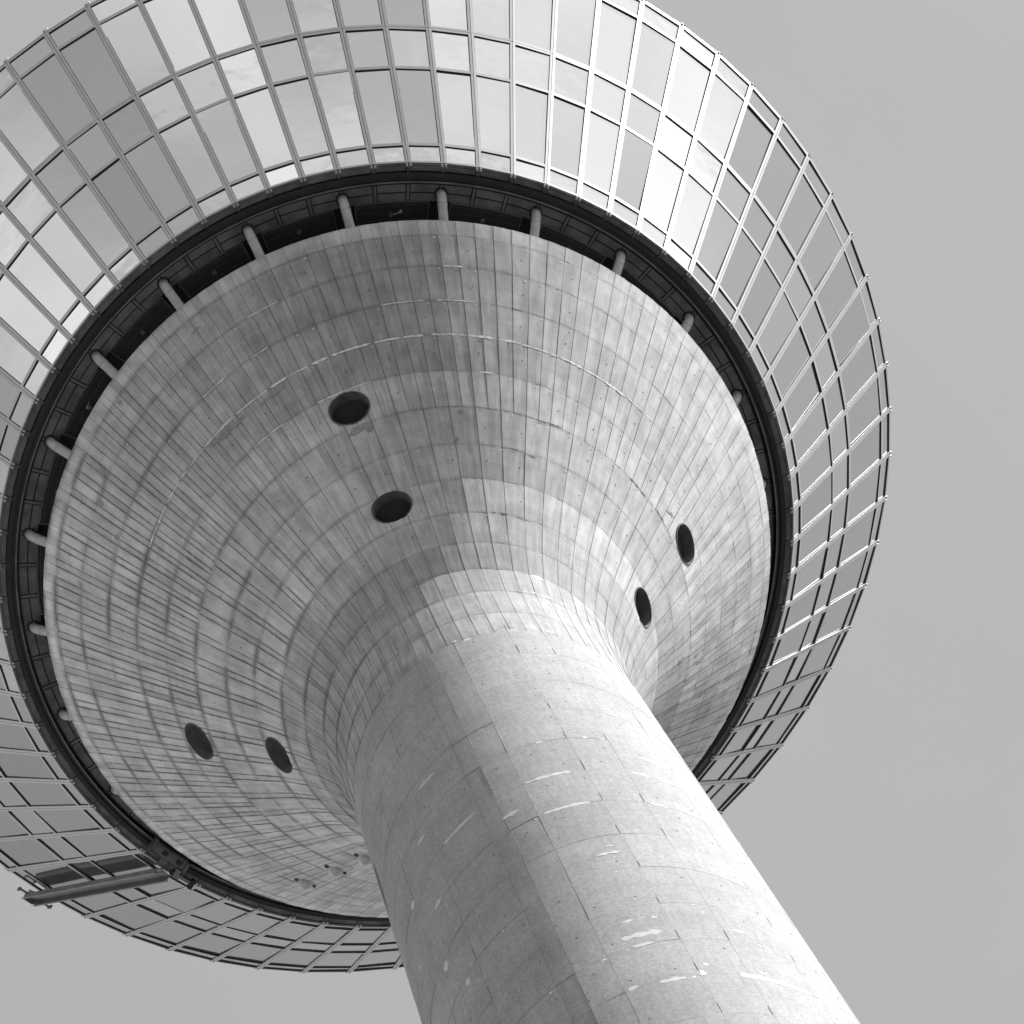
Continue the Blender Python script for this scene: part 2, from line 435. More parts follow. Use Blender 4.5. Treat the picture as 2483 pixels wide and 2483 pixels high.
# boards: each cast field between the formwork joints
panels = []
def hsh(*a): return random.Random(hash(a) & 0xffffff)
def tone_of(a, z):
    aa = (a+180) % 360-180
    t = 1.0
    near = math.exp(-((aa+74)/46)**2)  # colours in shade beside the terminator, on top of darker near-side concrete
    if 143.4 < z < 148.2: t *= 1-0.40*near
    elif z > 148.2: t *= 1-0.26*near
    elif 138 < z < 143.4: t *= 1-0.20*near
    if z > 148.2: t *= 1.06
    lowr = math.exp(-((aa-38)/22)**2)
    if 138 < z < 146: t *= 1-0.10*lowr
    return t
def panel(a0, a1, z0, z1, na, nz, proud, gap, mat, tone, rnd, gapb=None, sa=0.0, sb=0.0, gz=None, pre_flat=False):
    """slab with a recessed joint all round; returned as an MB"""
    mb = MB()
    rm = (pr(z0)+pr(z1))/2
    g = degrees(gap/rm)/2
    gb_ = g if gapb is None else degrees(gapb/rm)/2
    if isinstance(gap, float) and sa is None: sa = 0.0
    A0, A1 = a0+g, a1-gb_
    gz = gap if gz is None else gz
    Z0, Z1 = z0+gz*0.4, z1-gz*0.4
    cen = S((a0+a1)/2, (z0+z1)/2)
    vd = vent_d(cen); cut = False
    if vd and vd[0] < 1.1:
        cut = True; na, nz = max(na, int(rm*rad(a1-a0)/0.04)+1), max(nz, int((z1-z0)/0.06))
    w = rm*rad(A1-A0)
    hgt = sqrt((Z1-Z0)**2+(pr(Z1)-pr(Z0))**2)
    tl = [rnd.uniform(-0.0035, 0.0035) for _ in range(4)]
    flatp = mat is M_PANEL or pre_flat
    K4 = [S(A0, Z0), S(A1, Z0), S(A0, Z1), S(A1, Z1)]
    NF = (K4[1]-K4[0]).cross(K4[2]-K4[0]).normalized()
    if NF.dot(Vector((cos(rad(A0)), sin(rad(A0)), 0))) < 0: NF = -NF
    grid = []; uv = []; keep = []
    for j in range(nz+1):
        v = j/nz
        for i in range(na+1):
            u = i/na
            off = proud + (tl[0]*(1-u)+tl[1]*u)*(1-v)+(tl[2]*(1-u)+tl[3]*u)*v
            if flatp:        # the boards are flat: every field is a plane facet
                p = (K4[0]*(1-u)+K4[1]*u)*(1-v)+(K4[2]*(1-u)+K4[3]*u)*v
                p = p + NF*off
            else: p = S(A0+(A1-A0)*u, Z0+(Z1-Z0)*v, off)
            k = 1
            if cut:
                vd = vent_d(p)
                if vd:
                    if vd[0] < -0.05: k = 0
                    elif vd[0] < 0.03:
                        d_, c, n_, r, t, ax = vd
                        p = c+n_*ax+t.normalized()*(r+0.004)
                        k = 2
            grid.append(p); uv.append((u*w, v*hgt)); keep.append(k)
    mb.v = [tuple(p) for p in grid]
    def idx(i, j): return j*(na+1)+i
    for j in range(nz):
        for i in range(na):
            q = [idx(i, j), idx(i+1, j), idx(i+1, j+1), idx(i, j+1)]
            if any(keep[x] == 0 for x in q): continue
            if all(keep[x] == 2 for x in q): continue
            mb.face(q, not flatp, 0, tone, [(uv[x][0]+sa, uv[x][1]) for x in q], [(w-uv[x][0]+sb, hgt-uv[x][1]) for x in q])
    if not mb.f: return None
    # side faces down to the shell, own vertices so that the edge stays crisp
    def side(lst):
        b = len(mb.v)
        for (i, j) in lst:
            p = grid[idx(i, j)]; mb.v.append(tuple(p))
            z = Z0+(Z1-Z0)*j/nz; a = A0+(A1-A0)*i/na
            mb.v.append(tuple(S(a, z, -0.024)))
        for q in range(len(lst)-1):
            (i, j), (i2, j2) = lst[q], lst[q+1]
            if keep[idx(i, j)] != 1 or keep[idx(i2, j2)] != 1: continue
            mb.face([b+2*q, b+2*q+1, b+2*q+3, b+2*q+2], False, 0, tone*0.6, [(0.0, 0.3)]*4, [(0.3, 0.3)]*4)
    side([(i, 0) for i in range(na+1)]); side([(i, nz) for i in range(na, -1, -1)])
    side([(0, j) for j in range(nz, -1, -1)]); side([(na, j) for j in range(nz+1)])
    if cut:
        used = sorted({x for f in mb.f for x in f}); mp = {x: i for i, x in enumerate(used)}
        mb.v = [mb.v[x] for x in used]; mb.f = [[mp[x] for x in f] for f in mb.f]
    c4 = [project(grid[idx(*x)]) for x in ((0, 0), (na, 0), (na, nz), (0, nz))]
    area = 0.5*sum(c4[i][0]*c4[(i+1) % 4][1]-c4[(i+1) % 4][0]*c4[i][1] for i in range(4))
    cx = sum(c[0] for c in c4)/4; cy = sum(c[1] for c in c4)/4
    return mb, area, cx, cy, mat, z0
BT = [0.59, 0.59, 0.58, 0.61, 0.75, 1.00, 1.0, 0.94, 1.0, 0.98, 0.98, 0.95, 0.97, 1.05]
BZ = [131.1, 132.8, 134.56, 136.05, 137.28, 138.48, 139.72, 140.85, 142.1, 143.35, 144.6, 145.8, 147.05, 148.2, 148.7]
for b in range(len(BZ)-1):
    z0, z1 = BZ[b], BZ[b+1]
    upper = z0 >= 142.0
    pitch = 3.0 if upper else 6.0
    nar = 1.2 if upper else 1.7
    for j in range(int(360/pitch)):
        m1 = -53.0+pitch*j
        for kind in (0, 1):
            rnd = random.Random(b*10007+j*31+kind)
            if kind == 0: a0, a1, pd = m1-nar, m1, 0.007
            else: a0, a1, pd = m1-pitch, m1-nar, 0.014
            am = (a0+a1)/2
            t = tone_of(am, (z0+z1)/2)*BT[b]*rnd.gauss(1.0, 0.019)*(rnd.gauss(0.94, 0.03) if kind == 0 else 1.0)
            if rnd.random() < 0.03: t *= 0.90
            if rnd.random() < 0.02: t *= 1.08
            aa = (am+180) % 360-180
            if 8 < aa < 66 and 139 < z0 < 147: t *= rnd.gauss(0.97, 0.05)
            left = max(0.0, 1-abs(((aa+360) % 360)-195)/62.0)          # weathered seams on this flank
            low = max(0.0, 1-abs(aa-40)/34.0)*0.8
            s2 = max(left, low)
            gm = (0.010+0.003*s2)*rnd.uniform(0.65, 1.1); gs = (0.003+0.008*min(1, 2*s2))*rnd.uniform(0.6, 1.1)
            sh = 0.03*(1-min(1.0, 1.8*s2)); shm = 0.010*(1-s2)
            if z0 < 138.4: gm *= 0.6; gs *= 0.5; sh = 0.03; shm = 0.018
            if z0 > 148.1: gm = 0.006; gs = 0.003; sh = 0.03; shm = 0.02
            if kind == 0: ga, gb, sa, sb = gs, gm, sh, shm
            else: ga, gb, sa, sb = gm, gs, shm, sh
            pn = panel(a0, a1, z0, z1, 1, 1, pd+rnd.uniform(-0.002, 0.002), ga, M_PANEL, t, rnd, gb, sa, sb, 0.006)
            if pn: panels.append(pn)
SZ = [131.1, 129.1, 126.7, 124.3, 121.9, 119.42, 117.06, 114.63, 112.28, 109.8, 107.45, 105.2, 102.8, 100.4, 98.0, 95.6, 93.2, 90.8, 88.4]
SEAMS = [-156, -139, -122, -102.4, -96.5, -86.7, -66.5, -53.1, -33, -14, 6, 26, 46, 66, 86, 106, 126, 146, 166, 185, 204]
for b in range(len(SZ)-1):
    z1, z0 = SZ[b], SZ[b+1]
    for j in range(len(SEAMS)-1):
        rnd = random.Random(900000+b*211+j)
        strip = SEAMS[j] in (-102.4, -96.5)
        t = rnd.gauss(1.0, 0.015)
        if SEAMS[j] == -96.5: t *= rnd.uniform(0.88, 0.96) if z0 > 114 else rnd.uniform(0.98, 1.04)
        if SEAMS[j] == -102.4: t *= 0.93
        w = SEAMS[j+1]-SEAMS[j]
        pd = 0.016+rnd.uniform(-0.0015, 0.0015)+(rnd.uniform(-0.006, 0.006) if strip else 0)
        pn = panel(SEAMS[j], SEAMS[j+1], z0, z1, max(2, int(w/2.0)), 2, pd, 0.003 if not strip else 0.005, M_SHAFT, t, rnd, None, 0.02, 0.02, 0.004)
        if pn: panels.append(pn)

shaft_poly = [(798, 1932), (733, 1727), (700, 1600), (690, 1560), (1215, 1310), (1318, 1478), (1622, 1932)]
def inpoly(x, y):
    c = False; n = len(shaft_poly); j = n-1
    for i in range(n):
        xi, yi = shaft_poly[i]; xj, yj = shaft_poly[j]
        if (yi > y) != (yj > y) and x < (xj-xi)*(y-yi)/(yj-yi)+xi: c = not c
        j = i
    return c
near_sign = None
for p in panels:           # orientation of a board that surely faces the camera
    if abs(p[2]-700) < 60 and abs(p[3]-600) < 60 and p[5] > 142: near_sign = 1 if p[1] > 0 else -1; break
def vis(p):
    if p[1]*near_sign <= 0: return -1
    if not (0 < p[2] < 1932 and 0 < p[3] < 1932): return -1
    if p[5] > 132 and inpoly(p[2], p[3]) and p[3] > 1330: return -1
    return abs(p[1])
panels.sort(key=vis, reverse=True)
rest = {}
for i, (pm, area, cx, cy, mat, z0) in enumerate(panels):
    if i < 300:
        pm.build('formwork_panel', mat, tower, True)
    else:
        R = rest.setdefault(mat.name, (MB(), mat))[0]
        b = len(R.v); R.v.extend(pm.v)
        R.f.extend([[b+x for x in f] for f in pm.f]); R.sm += pm.sm; R.mi += pm.mi; R.tone += pm.tone; R.n += pm.n; R.fr += pm.fr
for nm, (R, mat) in rest.items():
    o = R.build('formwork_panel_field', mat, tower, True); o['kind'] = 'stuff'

# vents with louvres
for (c, n_, r), (a, z, _) in zip(VF, VENTS):
    t_ = Vector((-sin(rad(a)), cos(rad(a)), 0)); u_ = n_.cross(t_)
    mb = MB(); n = 48
    prof = [(r+0.035, -0.05), (r+0.035, 0.020), (r+0.004, 0.026), (r-0.004, 0.02), (r-0.02, -0.42), (0.0, -0.42)]
    for rr, h in prof:
        for i in range(n):
            q = 2*pi*i/n
            jig = 1+0.006*sin(5*q+a)
            mb.v.append(tuple(c+n_*h+(t_*cos(q)+u_*sin(q))*rr*jig))
    for j in range(len(prof)-1):
        for i in range(n):
            i2 = (i+1) % n
            mb.face([j*n+i, j*n+i2, (j+1)*n+i2, (j+1)*n+i], j in (0, 3), 1 if j == 4 else 0)
    vo = mb.build('round_vent', [M_LINER, M_BLACK], tower)
    lb = MB()
    for k in range(-14, 15):
        y = k*0.04
        if abs(y) > r-0.05: continue
        h = sqrt((r-0.02)**2-y*y)
        o = c-n_*0.34+u_*y-t_*h
        lb.obox(o, t_*2*h, u_*0.014+n_*0.012, n_*0.02-u_*0.012)
    lo = lb.build('louvre_slats', M_LOUVRE, vo); lo['kind'] = 'stuff'

# lamp domes low on the far flank
for a, z in ((138.0, 145.39), (138.3, 142.8), (138.0, 140.56)):
    nr, nz = nrm(z); n_ = Vector((nr*cos(rad(a)), nr*sin(rad(a)), nz)); c = S(a, z, 0.012)
    t_ = Vector((-sin(rad(a)), cos(rad(a)), 0)); u_ = n_.cross(t_)
    mb = MB(); nn = 24
    for k in range(8):
        q = pi/2*k/7
        for i in range(nn):
            w = 2*pi*i/nn
            mb.v.append(tuple(c+n_*(0.28*sin(q))+(t_*cos(w)+u_*sin(w))*0.25*cos(q)))
    for k in range(7):
        for i in range(nn):
            i2 = (i+1) % nn
            mb.face([k*nn+i, k*nn+i2, (k+1)*nn+i2, (k+1)*nn+i], True)
    d = mb.build('lamp_dome', M_DOME, tower)
    for s_ in (-1, 1):
        b2 = MB(); b2.obox(c+t_*(s_*0.30)-t_*0.055-u_*0.03, t_*0.11, u_*0.06, n_*0.07)
        b2.build('bracket', M_STEEL, d)

# slot opening low on the shaft
mb = MB()
for j, z in enumerate([126.9-0.3*i for i in range(13)]):
    h = 2.2*sin(pi*(j+0.3)/12.6)
    for a in (-163.5-h, -163.5+h): mb.v.append(tuple(S(a, z, 0.022)))
for j in range(12): mb.face([2*j, 2*j+1, 2*j+3, 2*j+2])
mb.build('slot_window', M_LINER, tower)

# pale repair strokes, lime bloom
def stroke(name, a0, a1, z, h, mat, off=0.0195, rough=0.5, drift=0.0, seg=None, seed=0):
    rnd = random.Random(seed or int(abs(a0*77+z*13)))
    n = seg or max(8, int(pr(z)*rad(abs(a1-a0))/0.05))
    mb = MB(); ph = rnd.uniform(0, 99)
    for i in range(n+1):
        u = i/n
        taper = min(1.0, (u*n+0.6)/2.2, ((1-u)*n+0.6)/3.0)
        hh = h*taper*(1+rough*noise.noise(Vector((u*n*0.35, ph, 0))))
        zc = z+drift*u+0.25*h*noise.noise(Vector((u*n*0.2, ph+9, 3)))
        mb.v.append(tuple(S(a0+(a1-a0)*u, zc-hh/2, off))); mb.v.append(tuple(S(a0+(a1-a0)*u, zc+hh/2, off)))
    for i in range(n): mb.face([2*i, 2*i+2, 2*i+3, 2*i+1], True)
    return mb.build(name, mat, tower)
for a0, a1, z, h in ((-84.9, -70.3, 117.06, 0.16), (-85.9, -71.1, 119.42, 0.20), (-51.8, -44.4, 119.43, 0.16), (-42.7, -37.8, 119.5, 0.24), (-44.8, -37.0, 121.0, 0.13),
                     (-76.9, -69.7, 113.44, 0.18), (-81.4, -70.0, 108.08, 0.30), (-79.5, -73.4, 107.46, 0.22), (-81.6, -80.6, 107.4, 0.10), (-77.5, -70.4, 105.12, 0.26), (-56.0, -35.2, 105.2, 0.30),
                     (-51.7, -45.8, 117.05, 0.15), (-42.7, -38.8, 117.58, 0.16), (-78.9, -76.0, 109.03, 0.22), (-74.0, -72.6, 109.05, 0.10), (-70.9, -69.0, 108.98, 0.12),
                     (-50.2, -45.6, 108.27, 0.18), (-44.5, -43.4, 107.6, 0.10), (-85.7, -82.9, 105.27, 0.24), (-67.0, -64.8, 105.3, 0.45), (-64.4, -62.8, 105.8, 0.14), (-49.5, -47.5, 105.6, 0.12),
                     (-118.0, -103.5, 119.42, 0.20), (-97.0, -91.2, 117.97, 0.30), (-53.3, -34.8, 134.75, 0.13), (-26.1, -17.4, 134.98, 0.22), (-73.0, -70.5, 113.9, 0.09),
                     (-119.5, -111.9, 123.7, 0.17), (-77, -74.4, 121.9, 0.12), (-62, -59.5, 121.95, 0.10), (-57, -54, 121.92, 0.08), (-46, -41, 136.0, 0.16), (-66, -62.5, 131.12, 0.12), (-83, -80, 131.0, 0.16),
                     (-87, -84.6, 131.2, 0.14), (-52, -47, 131.3, 0.15), (-128, -124, 121.2, 0.2), (-131, -126, 117.2, 0.22), (-136, -133, 114.2, 0.5), (-142, -139, 119.4, 0.4), (-129, -127, 112, 0.5),
                     (-139, -137, 110, 0.6), (-64, -60, 134.9, 0.10), (-31, -28, 121.9, 0.10), (-28, -22, 113.3, 0.09), (-35, -31, 103.9, 0.10)):
    stroke('repair_patch', a0, a1, z, h*0.8, M_PATCH, rough=0.9)
# the lime line that follows one pour joint, with smaller ones on its neighbours
a = -138.0; rnd = random.Random(4)
while a < -20:
    w = rnd.uniform(3.5, 8.5)
    stroke('lime_bloom', a, a+w, 144.60+rnd.uniform(-0.01, 0.01), rnd.uniform(0.035, 0.085), M_LIME, 0.019, 0.9, seed=int(a*-10))
    a += w+rnd.choice((0.05, 0.1, 0.6, 1.5))
for a0, a1, z in ((-96, -90, 147.05), (-64, -57, 145.8), (-99, -95, 145.8), (-110, -104, 145.8), (-74, -66, 145.8), (-62, -58, 147.05), (-92, -80, 143.35), (-58, -54, 143.35), (-108, -100, 143.35)):
    stroke('lime_bloom', a0, a1, z, 0.035, M_LIME, 0.019, 0.9)

# hairline cracks along two joints, damp patches where the skin has been made good
for a0, a1, z, dz in ((-45, -42, 142.08, -0.02), (-42.2, -38, 142.10, 0.05), (-51, -44, 140.86, -0.09), (-58, -52, 138.50, 0.0), (-50, -45, 138.47, -0.05), (-8, -4, 142.15, 0.0), (-6, -2, 142.5, 0.25), (-18, -12, 142.1, -0.04),
                      (-60, -57, 136.0, 0.03), (-56, -52, 134.6, -0.05), (-71, -68, 131.2, 0.04)):
    stroke('crack', a0, a1, z, 0.028, M_HOLE, 0.021, 1.6, dz)
def blob(az, z, w, h, seed, tilt=0.0):
    rnd = random.Random(seed); mb = MB(); n = 22; ph = rnd.uniform(0, 50)
    c = S(az, z, 0.0225); mb.v.append(tuple(c)); r = pr(z)
    for i in range(n):
        q = 2*pi*i/n; k = 1+0.55*noise.noise(Vector((cos(q)*1.3+ph, sin(q)*1.3, ph)))
        x, y = w*k*cos(q), h*k*sin(q); x, y = x+tilt*y, y+tilt*x
        mb.v.append(tuple(S(az+degrees(x/r), z+y*0.85, 0.0225)))
    for i in range(n): mb.face([0, 1+i, 1+(i+1) % n], True)
    return mb.build('damp_patch', M_DAMP, tower)
for i, (a, z, w, h, t) in enumerate(((-108.0, 144.35, 0.30, 0.09, 0.1), (-111.3, 144.38, 0.34, 0.15, 0.0), (-113.6, 144.42, 0.16, 0.08, 0.0), (-131.7, 147.3, 0.16, 0.17, 0.2), (-136.4, 146.95, 0.11, 0.22, 0.0),
        (-86.3, 141.98, 0.30, 0.14, 0.2), (-83.9, 141.9, 0.12, 0.16, 0.0), (-98.9, 144.38, 0.42, 0.10, 0.1), (-121, 148.0, 0.1, 0.1, 0), (-104, 147.75, 0.16, 0.07, 0), (-62.5, 141.9, 0.09, 0.09, 0),
        (-64.5, 141.0, 0.08, 0.09, 0), (29, 141.5, 0.07, 0.3, 0), (33, 143.2, 0.06, 0.35, 0), (31, 142.8, 0.05, 0.2, 0), (42, 145.2, 0.06, 0.3, 0), (-123.5, 144.6, 0.06, 0.06, 0), (-140, 145.9, 0.09, 0.09, 0))):
    blob(a, z, w, h, i+5, t)

def dash(a, z0, z1, w):
    mb = MB()
    for z in (z0, z1):
        for s in (-1, 1): mb.v.append(tuple(S(a+s*degrees(w/2/pr(z)), z, 0.0235)))
    mb.face([0, 1, 3, 2]); return mb.build('open_seam', M_HOLE, tower)
for j, z in enumerate(SZ[:-4]):
    rnd = random.Random(j)
    for a in (-66.5, -53.1, -122, -33):
        if rnd.random() < (0.95 if a == -66.5 else 0.4): dash(a+rnd.uniform(-.3, .3), z+0.05, z+rnd.uniform(0.35, 0.8), 0.016)

# anchor plugs (pale) under each joint and anchor holes (dark) in mid field
def dots(name, lst, mat, off):
    mb = MB()
    for a, z, r in lst:
        c = S(a, z, off); nr, nz = nrm(z); n_ = Vector((nr*cos(rad(a)), nr*sin(rad(a)), nz))
        t_ = Vector((-sin(rad(a)), cos(rad(a)), 0)); u_ = n_.cross(t_)
        b = len(mb.v); n = 7
        for i in range(n): mb.v.append(tuple(c+(t_*cos(2*pi*i/n)+u_*sin(2*pi*i/n))*r*random.uniform(0.75, 1.15)))
        mb.v.append(tuple(c+n_*0.008))
        for i in range(n): mb.face([b+i, b+(i+1) % n, b+n])
    o = mb.build(name, mat, tower); o['kind'] = 'stuff'
pl, hl = [], []
for z in BZ[3:-1]:
    for j in range(120):
        if random.random() < 0.62: pl.append((-53-0.6+3*j+random.uniform(-.3, .3), z-0.12+random.uniform(-.02, .02), random.uniform(0.012, 0.032)))
for b in range(2, len(BZ)-2):
    zc = (BZ[b]+BZ[b+1])/2
    for j in range(40):
        if random.random() < 0.75: hl.append((-53+9*j+4.6+(b % 2)*0.3, zc+random.uniform(-.06, .06), 0.027))
for b in range(len(SZ)-1):
    zc = (SZ[b]+SZ[b+1])/2
    for j in range(30):
        for dz in (-0.62, 0.55):
            a = -180+12*j+(4 if dz > 0 else 0)
            if random.random() < 0.5: hl.append((a, zc+dz, 0.032))
            if random.random() < 0.06: pl.append((a+random.uniform(-5, 5), SZ[b]-0.1, random.uniform(0.03, 0.07)))
def clear(l): return [q for q in l if not (vent_d(S(q[0], q[1])) and vent_d(S(q[0], q[1]))[0] < 0.1)]
dots('anchor_plug', clear(pl), M_PLUG, 0.017)
dots('anchor_hole', clear(hl), M_HOLE, 0.019)

# ------------------------------------------------------------------ soffit ring, rail, pipes
mb = MB()
mb.lathe([(0.5, 151.2), (11.9, 151.2), (12.0, 151.1), (12.62, 151.1), (12.62, 151.4)], step=2.5)
mb.build('soffit_slab', M_BLACK, tower)
def sector(mb, r0, r1, a0, a1, z0, z1, n=2, mi=0):
    b = len(mb.v)
    for i in range(n+1):
        a = a0+(a1-a0)*i/n
        for r, z in ((r0, z0), (r1, z0), (r1, z1), (r0, z1)): mb.v.append(tuple(cyl(r, a, z)))
    for i in range(n):
        p, q = b+4*i, b+4*i+4
        for j in range(4):
            k = (j+1) % 4; mb.face([p+j, p+k, q+k, q+j], False, mi)
    mb.face([b, b+3, b+2, b+1], False, mi); e = b+4*n; mb.face([e, e+1, e+2, e+3], False, mi)
protos = {}
def rotcopy(key, name, mats, k, maker, parent=tower):
    if key not in protos:
        m_ = MB(); maker(m_); o = m_.build(name, mats, parent); protos[key] = o.data
        o.rotation_euler = (0, 0, rad(KA(k))); return o
    o = link(name, protos[key], parent); o.rotation_euler = (0, 0, rad(KA(k))); return o
def mk_soffit_out(mb): sector(mb, 11.715, 11.96, 0.36, 4.62, 150.90, 150.93)
def mk_cover(mb): sector(mb, 11.43, 11.96, 4.78, 5.20, 150.885, 150.93, 1)
def mk_soffit_in(mb): sector(mb, 11.43, 11.68, 0.36, 4.62, 150.90, 150.93)
def mk_fascia(mb):
    sector(mb, 12.38, 12.55, 0.36, 4.64, 150.90, 150.95, 2); sector(mb, 12.57, 12.62, 0.36, 4.64, 150.86, 150.97, 2)
    sector(mb, 12.36, 12.60, 4.74, 4.97, 150.87, 150.94, 1); sector(mb, 12.36, 12.60, 0.03, 0.26, 150.87, 150.94, 1)
def mk_bracket(mb):
    sector(mb, 12.54, 12.63, 0.10, 0.42, 150.83, 150.87, 1)
for k in range(72):
    rotcopy('so', 'soffit_panel', M_SOFFIT, k, mk_soffit_out)
    rotcopy('si', 'soffit_panel', M_SOFFIT, k, mk_soffit_in)
    rotcopy('cv', 'cover_strip', M_SOFFIT, k, mk_cover)
    rotcopy('fa', 'fascia_panel', M_SOFFIT, k, mk_fascia)
    rotcopy('br', 'clamp_block', M_ALU, k, mk_bracket); rotcopy('br', 'clamp_block', M_ALU, k-0.104, mk_bracket)
mb = MB()
mb.lathe([(11.97, 151.1), (11.97, 150.93), (12.00, 150.93), (12.00, 151.05), (12.05, 151.05), (12.05, 150.72), (12.10, 150.72), (12.10, 150.80), (12.19, 150.80), (12.19, 150.86),
          (12.21, 150.86), (12.21, 150.74), (12.36, 150.74), (12.36, 151.1)], step=1.25)
rail = mb.build('gondola_rail', M_RAIL, tower)
mb = MB(); mb.lathe([(12.045, 150.73), (12.045, 150.712), (12.102, 150.712), (12.102, 150.73)], step=1.25)
mb.build('rail_flange', M_FLANGE, rail)
def mk_notch(mb): sector(mb, 11.985, 12.04, 0.4, 1.0, 150.88, 151.0, 1)
for k in range(72): rotcopy('no', 'rail_cleat', M_RAIL, k, mk_notch, rail)

def mk_screen(mb):
    sector(mb, 10.4, 11.40, 1.75, 13.25, 150.93, 150.96, 6)
def mk_screen_frame(mb):
    sector(mb, 11.385, 11.42, 1.7, 13.3, 150.89, 150.95, 6)
    for a in (1.62, 13.22): sector(mb, 10.4, 11.40, a, a+0.16, 150.89, 150.95, 1)
def mk_wires(mb):
    n = 66
    for i in range(n):
        a = 1.9+11.2*i/(n-1); sector(mb, 10.4, 11.38, a-0.012, a+0.012, 150.91, 150.92, 1)
    for r in (10.6, 10.85, 11.1, 11.3): sector(mb, r, r+0.01, 1.9, 13.1, 150.905, 150.915, 6)
def mk_disc(mb):
    b = len(mb.v); c = cyl(11.02, 7.3, 150.86)
    for h in (0, 0.06):
        for i in range(16): mb.v.append((c.x+0.075*cos(2*pi*i/16), c.y+0.075*sin(2*pi*i/16), c.z+h))
    mb.face(list(range(b+15, b-1, -1)))
    for i in range(16): mb.face([b+i, b+(i+1) % 16, b+16+(i+1) % 16, b+16+i])
def mk_pipe(mb):
    path = [(9.9, 148.5), (11.50, 150.38)]
    pts = [cyl(9.9, 0, 148.45), cyl(11.46, 0, 150.40), cyl(11.56, 0, 150.53), cyl(11.64, 0, 150.66), cyl(11.69, 0, 150.80), cyl(11.70, 0, 151.1)]
    mb.tube(pts, 0.150, 20)
def mk_collar(mb):
    d = (cyl(11.46, 0, 150.40)-cyl(9.9, 0, 148.45)).normalized(); p = cyl(11.46, 0, 150.40)
    mb.tube([p-d*0.02, p-d*0.012, p+d*0.012, p+d*0.02], [0.151, 0.163, 0.163, 0.151], 20)
def mk_sleeve(mb):
    p = cyl(11.70, 0, 0)
    mb.tube([(p.x, 0, 150.885), (p.x, 0, 150.96)], 0.205, 24, smooth=True)
for k in range(2, 74, 3):
    sc = rotcopy('sc', 'mesh_screen', M_SCREEN, k, mk_screen)
    f = rotcopy('sf', 'screen_frame', M_FLANGE, 0, mk_screen_frame, sc); f.rotation_euler = (0, 0, 0)
    w = rotcopy('sw', 'screen_wires', M_WIRE, 0, mk_wires, sc); w.rotation_euler = (0, 0, 0); w['kind'] = 'stuff'
    d = rotcopy('sd', 'lamp_disc', M_DISC, 0, mk_disc, sc); d.rotation_euler = (0, 0, 0)
    p = rotcopy('pi', 'vent_pipe', M_PIPE, k, mk_pipe)
    c = rotcopy('pc', 'pipe_collar', M_PIPE, 0, mk_collar, p); c.rotation_euler = (0, 0, 0)
    c = rotcopy('ps', 'pipe_sleeve', M_BLACK, 0, mk_sleeve, p); c.rotation_euler = (0, 0, 0)

# ------------------------------------------------------------------ glazed crown
RC, ZC = 12.652, 150.89
RB, ZB = 15.744, 156.118
RA_, ZA = 18.054, 160.0
H = rad(2.5)
def mk_unit(R0, Z0, R1, Z1, bars, wbot, wtop, recess=0.044):
    """frame mesh in the facet's own frame (facet centred on azimuth 0) + pane outlines"""
    x0, x1 = R0*cos(H), R1*cos(H)
    sl = Vector((x1-x0, 0, Z1-Z0)); Ls = sl.length; sl.normalize()
    nn = Vector((sl.z, 0, -sl.x))
    O = Vector((x0, 0, Z0))
    def half(s): return (R0+(R1-R0)*s/Ls)*sin(H)
    def P(s, y, h): return O+sl*s+Vector((0, y, 0))+nn*h
    mb = MB()
    g = 0.008; wm = 0.079
    def bar(s0, s1, y0a, y0b, y1a, y1b, lo, hi, mis=None):
        # corners: (s0,y0a) (s0,y0b) (s1,y1b) (s1,y1a)
        c = [P(s0, y0a, lo), P(s0, y0b, lo), P(s1, y1b, lo), P(s1, y1a, lo), P(s0, y0a, hi), P(s0, y0b, hi), P(s1, y1b, hi), P(s1, y1a, hi)]
        mb.box8(c, 0, mis)
    lo = -0.12
    for sg in (-1, 1):
        a0, a1 = half(g)-g, half(Ls-g)-g
        bar(g, Ls-g, *( (a0-wm, a0, a1-wm, a1) if sg > 0 else (-a0, -a0+wm, -a1, -a1+wm)), lo, 0.0)
    # cross bars: face 2 of box8 is the lower face, it faces down -> black gasket
    levels = []
    def cross(s0, s1, black=True):
        e0, e1 = half(s0)-g-wm, half(s1)-g-wm
        bar(s0, s1, -e0, e0, -e1, e1, lo, -0.002, [0, 0, 1 if black else 0, 0, 0, 0])
        levels.append((s0, s1))
    cross(g, wbot, False)
    for s in bars: cross(s-0.06, s+0.06)
    cross(Ls-wtop, Ls-g)
    panes = []
    gb = MB()
    for (a, b), (c, d) in zip(levels[:-1], levels[1:]):
        e0, e1 = half(b)-g-wm, half(c)-g-wm
        panes.append((b, c, e0, e1))
        # thin black gasket round the pane
        t = 0.016
        for q in ((b, c, -e0, -e0+t, -e1, -e1+t), (b, c, e0-t, e0, e1-t, e1)):
            bar(q[0], q[1], q[2], q[3], q[4], q[5], -recess-0.02, -recess+0.012, [1]*6)
        bar(c-0.03, c, -e1+t, e1-t, -e1+t, e1-t, -recess-0.02, -recess+0.016, [1]*6)
    return mb, panes, P, sl, nn, recess
UN = {}
Lc = hypot(RB*cos(H)-RC*cos(H), ZB-ZC); Lb = hypot(RA_*cos(H)-RB*cos(H), ZA-ZB)
UN['lower'] = mk_unit(RC, ZC, RB, ZB, [0.134*Lc, 0.696*Lc], 0.08, 0.10)
UN['upper'] = mk_unit(RB, ZB, RA_, ZA, [0.795*Lb], 0.10, 0.08)
frames, pane_me = {}, {}
rp = random.Random(11)
